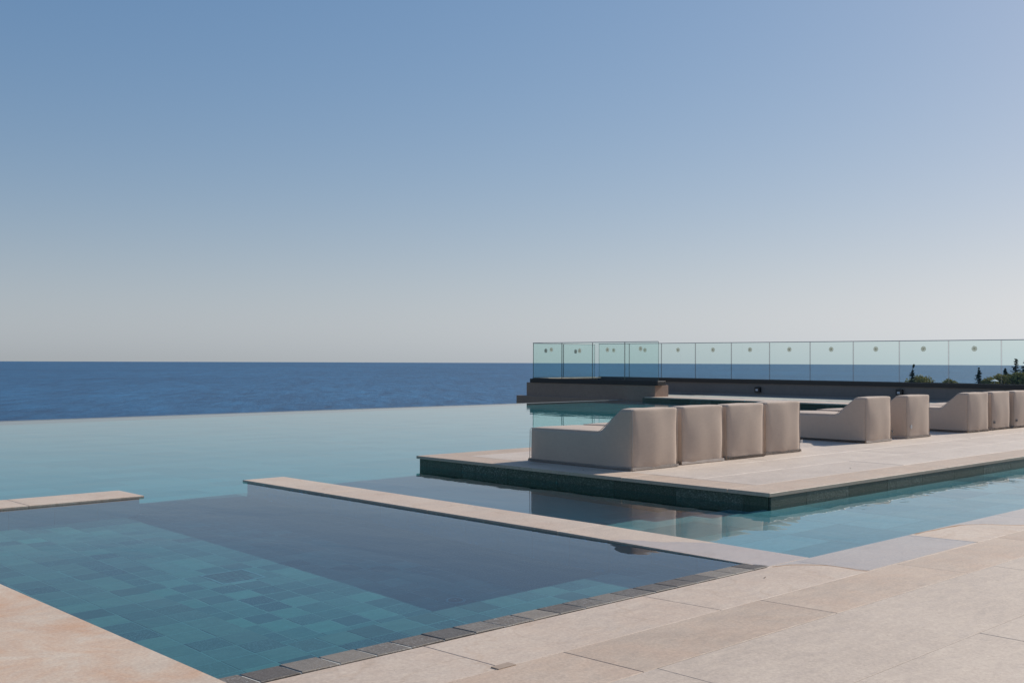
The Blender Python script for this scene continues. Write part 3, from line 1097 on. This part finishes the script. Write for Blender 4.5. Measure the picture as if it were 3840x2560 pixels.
WID = .69
body_meshes = [daybed_mesh(WID, s) for s in (1, 2, 3)]
trim = {}
for k, b in daybed_trim(WID).items():
    me = bpy.data.meshes.new(k)
    b.to_mesh(me)
    b.free()
    for p in me.polygons:
        p.use_smooth = k == 'piping'
    me.materials.append(M['hem'])
    trim[k] = me
GRP = 'beige fabric daybeds lined up on the platform'
beds = [
    (8.175, 6.588, 0, 'beige daybed nearest the platform corner, its whole shaded flank showing', None),
    (9.010, 6.650, 1, 'beige daybed second from the platform corner in the row of four', None),
    (9.785, 6.665, 2, 'beige daybed third from the platform corner in the row of four', None),
    (10.62, 6.735, 0, 'beige daybed at the far end of the row of four, pale tag at its foot', 'light_side'),
    (13.03, 6.860, 1, 'beige daybed of the middle pair with its sloping side in view', 'dark_side'),
    (14.19, 6.895, 2, 'beige daybed of the middle pair standing apart, round mark on its back', 'round'),
    (16.01, 6.860, 0, 'beige daybed of the last group with its sloping flank showing beside the middle pair', None),
    (16.885, 6.890, 1, 'beige daybed in the middle of the last group, dark tag on its back', 'dark_back'),
    (17.68, 6.875, 2, 'beige daybed cut by the picture edge in the last group, dark tag on its back', 'dark_back'),
]
proto = None
for i, (x, y, m, lab, tg) in enumerate(beds):
    t = empty('daybed', (x, y, ZP + .002), rnd.uniform(-.012, .012) + (.02 if i in (4, 5) else 0), label=lab, cat='daybed', group=GRP)
    obj('body', body_meshes[m], None, t)
    obj('piping', trim['piping'], None, t)
    obj('hem', trim['hem'], None, t)
    if tg:
        bm = bmesh.new()
        if tg == 'light_side' or tg == 'dark_side':
            add_box(bm, WID / 2, WID / 2 + .045, -.004, -.0015, .10, .135)
            obj('label_tag', bm, M['tag_light'] if tg == 'light_side' else M['tag_dark'], t)
        elif tg == 'round':
            bmesh.ops.create_cone(bm, cap_ends=True, segments=16, radius1=.03, radius2=.03, depth=.004)
            for v in bm.verts:
                v.co = Vector((v.co.x - .24, v.co.z - .012, v.co.y + .155))
            bmesh.ops.recalc_face_normals(bm, faces=bm.faces)
            obj('label_tag', bm, M['tag_light'], t)
        else:
            add_box(bm, -.30, -.245, -.014, -.009, .10, .135)
            obj('label_tag', bm, M['tag_dark'], t)

# ------------------------------------------------------------------ small things
t = empty('drain_grate', (3.445, 6.14, -D_NEAR - .006), label='square drain grate with slats in the plunge pool floor', cat='drain grate')
bm = bmesh.new()
for a in ((-.152, .152, -.152, -.137), (-.152, .152, .137, .152), (-.152, -.137, -.136, .136), (.137, .152, -.136, .136)):
    add_box(bm, *a, 0, .012, .002)
obj('frame', bm, M['steel_pool'], t)
for k in range(9):
    bm = bmesh.new()
    add_box(bm, -.134, .134, -.010, .010, 0, .007, .002)
    obj('slat', bm, M['grate_dark'], t, (0, -.12 + .03 * k, 0))
t = empty('floor_inlet', (4.105, 4.772, -D_NEAR + .002), label='round inlet cover on the plunge pool floor near the bench', cat='pool inlet')
for nm, rr, hh, z0 in (('rim', .062, .012, 0), ('cap', .044, .008, .0125), ('screw', .008, .004, .021)):
    bm = bmesh.new()
    bmesh.ops.create_cone(bm, cap_ends=True, segments=28, radius1=rr, radius2=rr * .92, depth=hh, matrix=Matrix.Translation((0, 0, hh / 2)))
    obj(nm, bm, M['steel_pool'] if nm != 'cap' else M['grate_dark'], t, (0, 0, z0))

def leaf(x, y, z, s, rz, label):
    bm = bmesh.new()
    pts = [(-1, 0, .1), (-.4, .35, .25), (.3, .3, .1), (1, 0, .35), (.35, -.32, .12), (-.4, -.28, .2)]
    vs = [bm.verts.new((a * s, b * s, c * s)) for a, b, c in pts]
    bm.faces.new((vs[0], vs[5], vs[4], vs[3]))
    bm.faces.new((vs[0], vs[3], vs[2], vs[1]))
    bmesh.ops.solidify(bm, geom=bm.faces[:], thickness=s * .06)
    obj('dry_leaf', bm, M['leaf'], None, (x, y, z), label=label, cat='leaf', group='dry leaves lying about the pool').rotation_euler = (0, 0, rz)

leaf(8.33, 8.42, ZP + .002, .030, .4, 'dry leaf on the platform stones left of the nearest daybed')
leaf(9.62, 5.36, ZP + .002, .016, 1.0, 'dark dry leaf on the platform edge between corner and daybeds')
leaf(7.82, 4.35, .001, .016, 2.0, 'tiny leaf floating in the channel beside the platform')
leaf(4.93, 3.24, .008, .012, .2, 'dark speck of leaf on the coping beside the slate edge')
leaf(8.6, 7.76, ZP + SEAT_H + .012, .022, .9, 'bit of dry leaf lying on the nearest daybed seat') if False else None
leaf(7.55, 6.95, ZP + .002, .016, .3, 'dark leaf fragment in the shade at the foot of the nearest daybed')

# ------------------------------------------------------------------ trees beyond the wall
def az_el(dist, az, el):
    a = math.radians(az)
    return dist * math.cos(a), dist * math.sin(a), HW + dist * math.tan(math.radians(el))


def leaf_cloud(bm, centre, rad, n, size, r, shell=.55, zmin=-1.0):
    for _ in range(n):
        d = Vector((r.gauss(0, 1), r.gauss(0, 1), r.gauss(0, 1))).normalized()
        if d.z < zmin:
            d.z = -d.z
        q = shell + (1 - shell) * r.random()
        q *= 1 + .22 * noise.noise(Vector(centre) + d * 2.3)
        p = Vector(centre) + Vector((d.x * rad[0], d.y * rad[1], d.z * rad[2])) * q
        a = Vector((r.gauss(0, 1), r.gauss(0, 1), r.gauss(0, 1))).normalized()
        b = a.orthogonal().normalized()
        s = size * r.uniform(.5, 1.3)
        vs = [bm.verts.new(p + s * (math.cos(t_) * a + .7 * math.sin(t_) * b)) for t_ in (0, 1.6, 3.1, 4.7)]
        bm.faces.new(vs)


def round_pine(x, y, ztop_, w, h, seed, mat, label, group, n=1500, size=.13):
    r = random.Random(seed)
    g = land_h(x, y)
    t = empty('pine_tree', (x, y, g), label=label, cat='tree', group=group)
    bm = bmesh.new()
    H = ztop_ - g
    tube(bm, [(0, 0, -.3), (.1, .05, H * .35), (-.05, .1, H * .7), (0, 0, H - .5 * h)], [.22, .18, .13, .06], 8)
    for k in range(6):
        a = k * 1.05 + r.random()
        tube(bm, [(0, 0, H - h * (.9 + .1 * r.random())), (w * .2 * math.cos(a), w * .2 * math.sin(a), H - h * .6), (w * .36 * math.cos(a), w * .36 * math.sin(a), H - h * .38)], [.08, .06, .03], 6)
    obj('trunk', bm, M['bark'], t)
    bm = bmesh.new()
    for k in range(12):
        a = r.uniform(0, 6.283)
        rr = r.uniform(.0, .31) * w
        zc = H - h * (.36 + .5 * (rr / (.4 * w)) ** 2 * r.uniform(.6, 1.1))
        s = r.uniform(.17, .25) * w
        leaf_cloud(bm, (rr * math.cos(a), rr * math.sin(a), zc), (s, s, s * .8), n // 12, size, r)
    obj('crown', bm, mat, t)
    return t


def conifer(x, y, ztop_, w, seed, lean, label, group, whorls=9, height=None):
    r = random.Random(seed)
    g = land_h(x, y)
    t = empty('conifer_tree', (x, y, g), label=label, cat='tree', group=group)
    H = ztop_ - g
    hh = height or H * .8
    bm = bmesh.new()
    tube(bm, [(0, 0, -.3), (0, 0, H - hh), (lean * .4, 0, H - hh * .4), (lean, 0, H)], [.14, .10, .05, .012], 6)
    obj('trunk', bm, M['bark'], t)
    bm = bmesh.new()
    for k in range(whorls * 6):
        f = r.random() ** .8
        z = H - hh * (1 - f) * .98
        ax = lean * f ** 1.3
        L = w * (.10 + .9 * (1 - f)) * r.uniform(.35, 1.2)
        a = r.gauss(0, .9) if lean > .2 else r.uniform(0, 6.283)
        rise = r.uniform(-.1, .5)
        for q in range(6):
            s = (q + .4) / 6 * L
            c = Vector((ax + s * math.cos(a), s * math.sin(a), z + rise * s))
            leaf_cloud(bm, c, (.08, .08, .06), 4, .055 + .03 * (1 - f), r, .2)
    obj('crown', bm, M['fol_dark'], t)
    return t


GP = 'pines on the slope beyond the grey wall'
x, y, z = az_el(112, 25.83, -.63)
round_pine(x, y, z, 3.4, 1.9, 11, M['fol_olive'], 'rounded olive pine top showing over the black coping beside the wind-bent conifer', GP, 1700, .11)
x, y, z = az_el(118, 24.52, -.82)
round_pine(x, y, z, 2.2, 1.3, 12, M['fol_olive'], 'smallest rounded pine top, low over the black coping', GP, 900, .10)
x, y, z = az_el(105, 26.27, -.18)
conifer(x, y, z, .42, 13, .55, 'sparse wind-bent conifer left of the rounded olive pine', GP, 7, 1.9)
x, y, z = az_el(108, 23.18, -.33)
conifer(x, y, z, .55, 14, .03, 'slim upright conifer between the low pine and the pine thicket', GP, 10, 1.8)
TH = [(22.72, -.68, 2.2, 1.6, 'fol_olive', 'low olive pine at the seaward edge of the pine thicket'),
      (22.25, -.44, 3.0, 2.2, 'fol_olive', 'olive pine dome in the thicket just before the balustrade joint'),
      (21.85, -.40, 2.6, 2.2, 'fol_green', 'green pine dome under the tallest spiky conifer'),
      (21.40, -.34, 3.2, 2.4, 'fol_green', 'green pine crown behind the daybeds at the picture edge'),
      (20.90, -.22, 3.4, 2.8, 'fol_olive', 'olive pine crown cut by the picture edge'),
      (20.2, -.15, 3.8, 3.0, 'fol_green', 'broad green pine further along the slope')]
for k, (a, e, w_, h_, m_, lab) in enumerate(TH):
    x, y, z = az_el(110 + 3 * (k % 3), a, e)
    round_pine(x, y, z, w_, h_, 30 + k, M[m_], lab, GP, 1900, .11)
for k, (a, e, w_, ln, hh, lab) in enumerate(((21.58, .12, .75, .25, 2.0, 'tallest spiky conifer rising from the thicket'), (22.02, -.34, .40, .05, 1.0, 'small dark conifer spike on the thicket'), (21.16, .04, .8, .05, 1.9, 'dark conifer at the picture edge above the thicket'))):
    x, y, z = az_el(116, a, e)
    conifer(x, y, z, w_, 50 + k, ln, lab, GP, 9, hh)
x, y, z = az_el(100, 22.48, -.87)
t = empty('parasol', (x, y, land_h(x, y)), label='white parasol top low among the pines', cat='parasol')
H = z - land_h(x, y)
bm = bmesh.new()
tube(bm, [(0, 0, 0), (0, 0, H)], .03, 8)
obj('pole', bm, M['steel'], t)
bm = bmesh.new()
ring = [bm.verts.new((.34 * math.cos(k * math.pi / 4), .34 * math.sin(k * math.pi / 4), H - .12)) for k in range(8)]
ring2 = [bm.verts.new((.34 * math.cos(k * math.pi / 4), .34 * math.sin(k * math.pi / 4), H - .16)) for k in range(8)]
ap = bm.verts.new((0, 0, H + .02))
for k in range(8):
    j = (k + 1) % 8
    bm.faces.new((ring[k], ring[j], ap))
    bm.faces.new((ring2[k], ring2[j], ring[j], ring[k]))
obj('canopy', bm, M['canvas'], t)
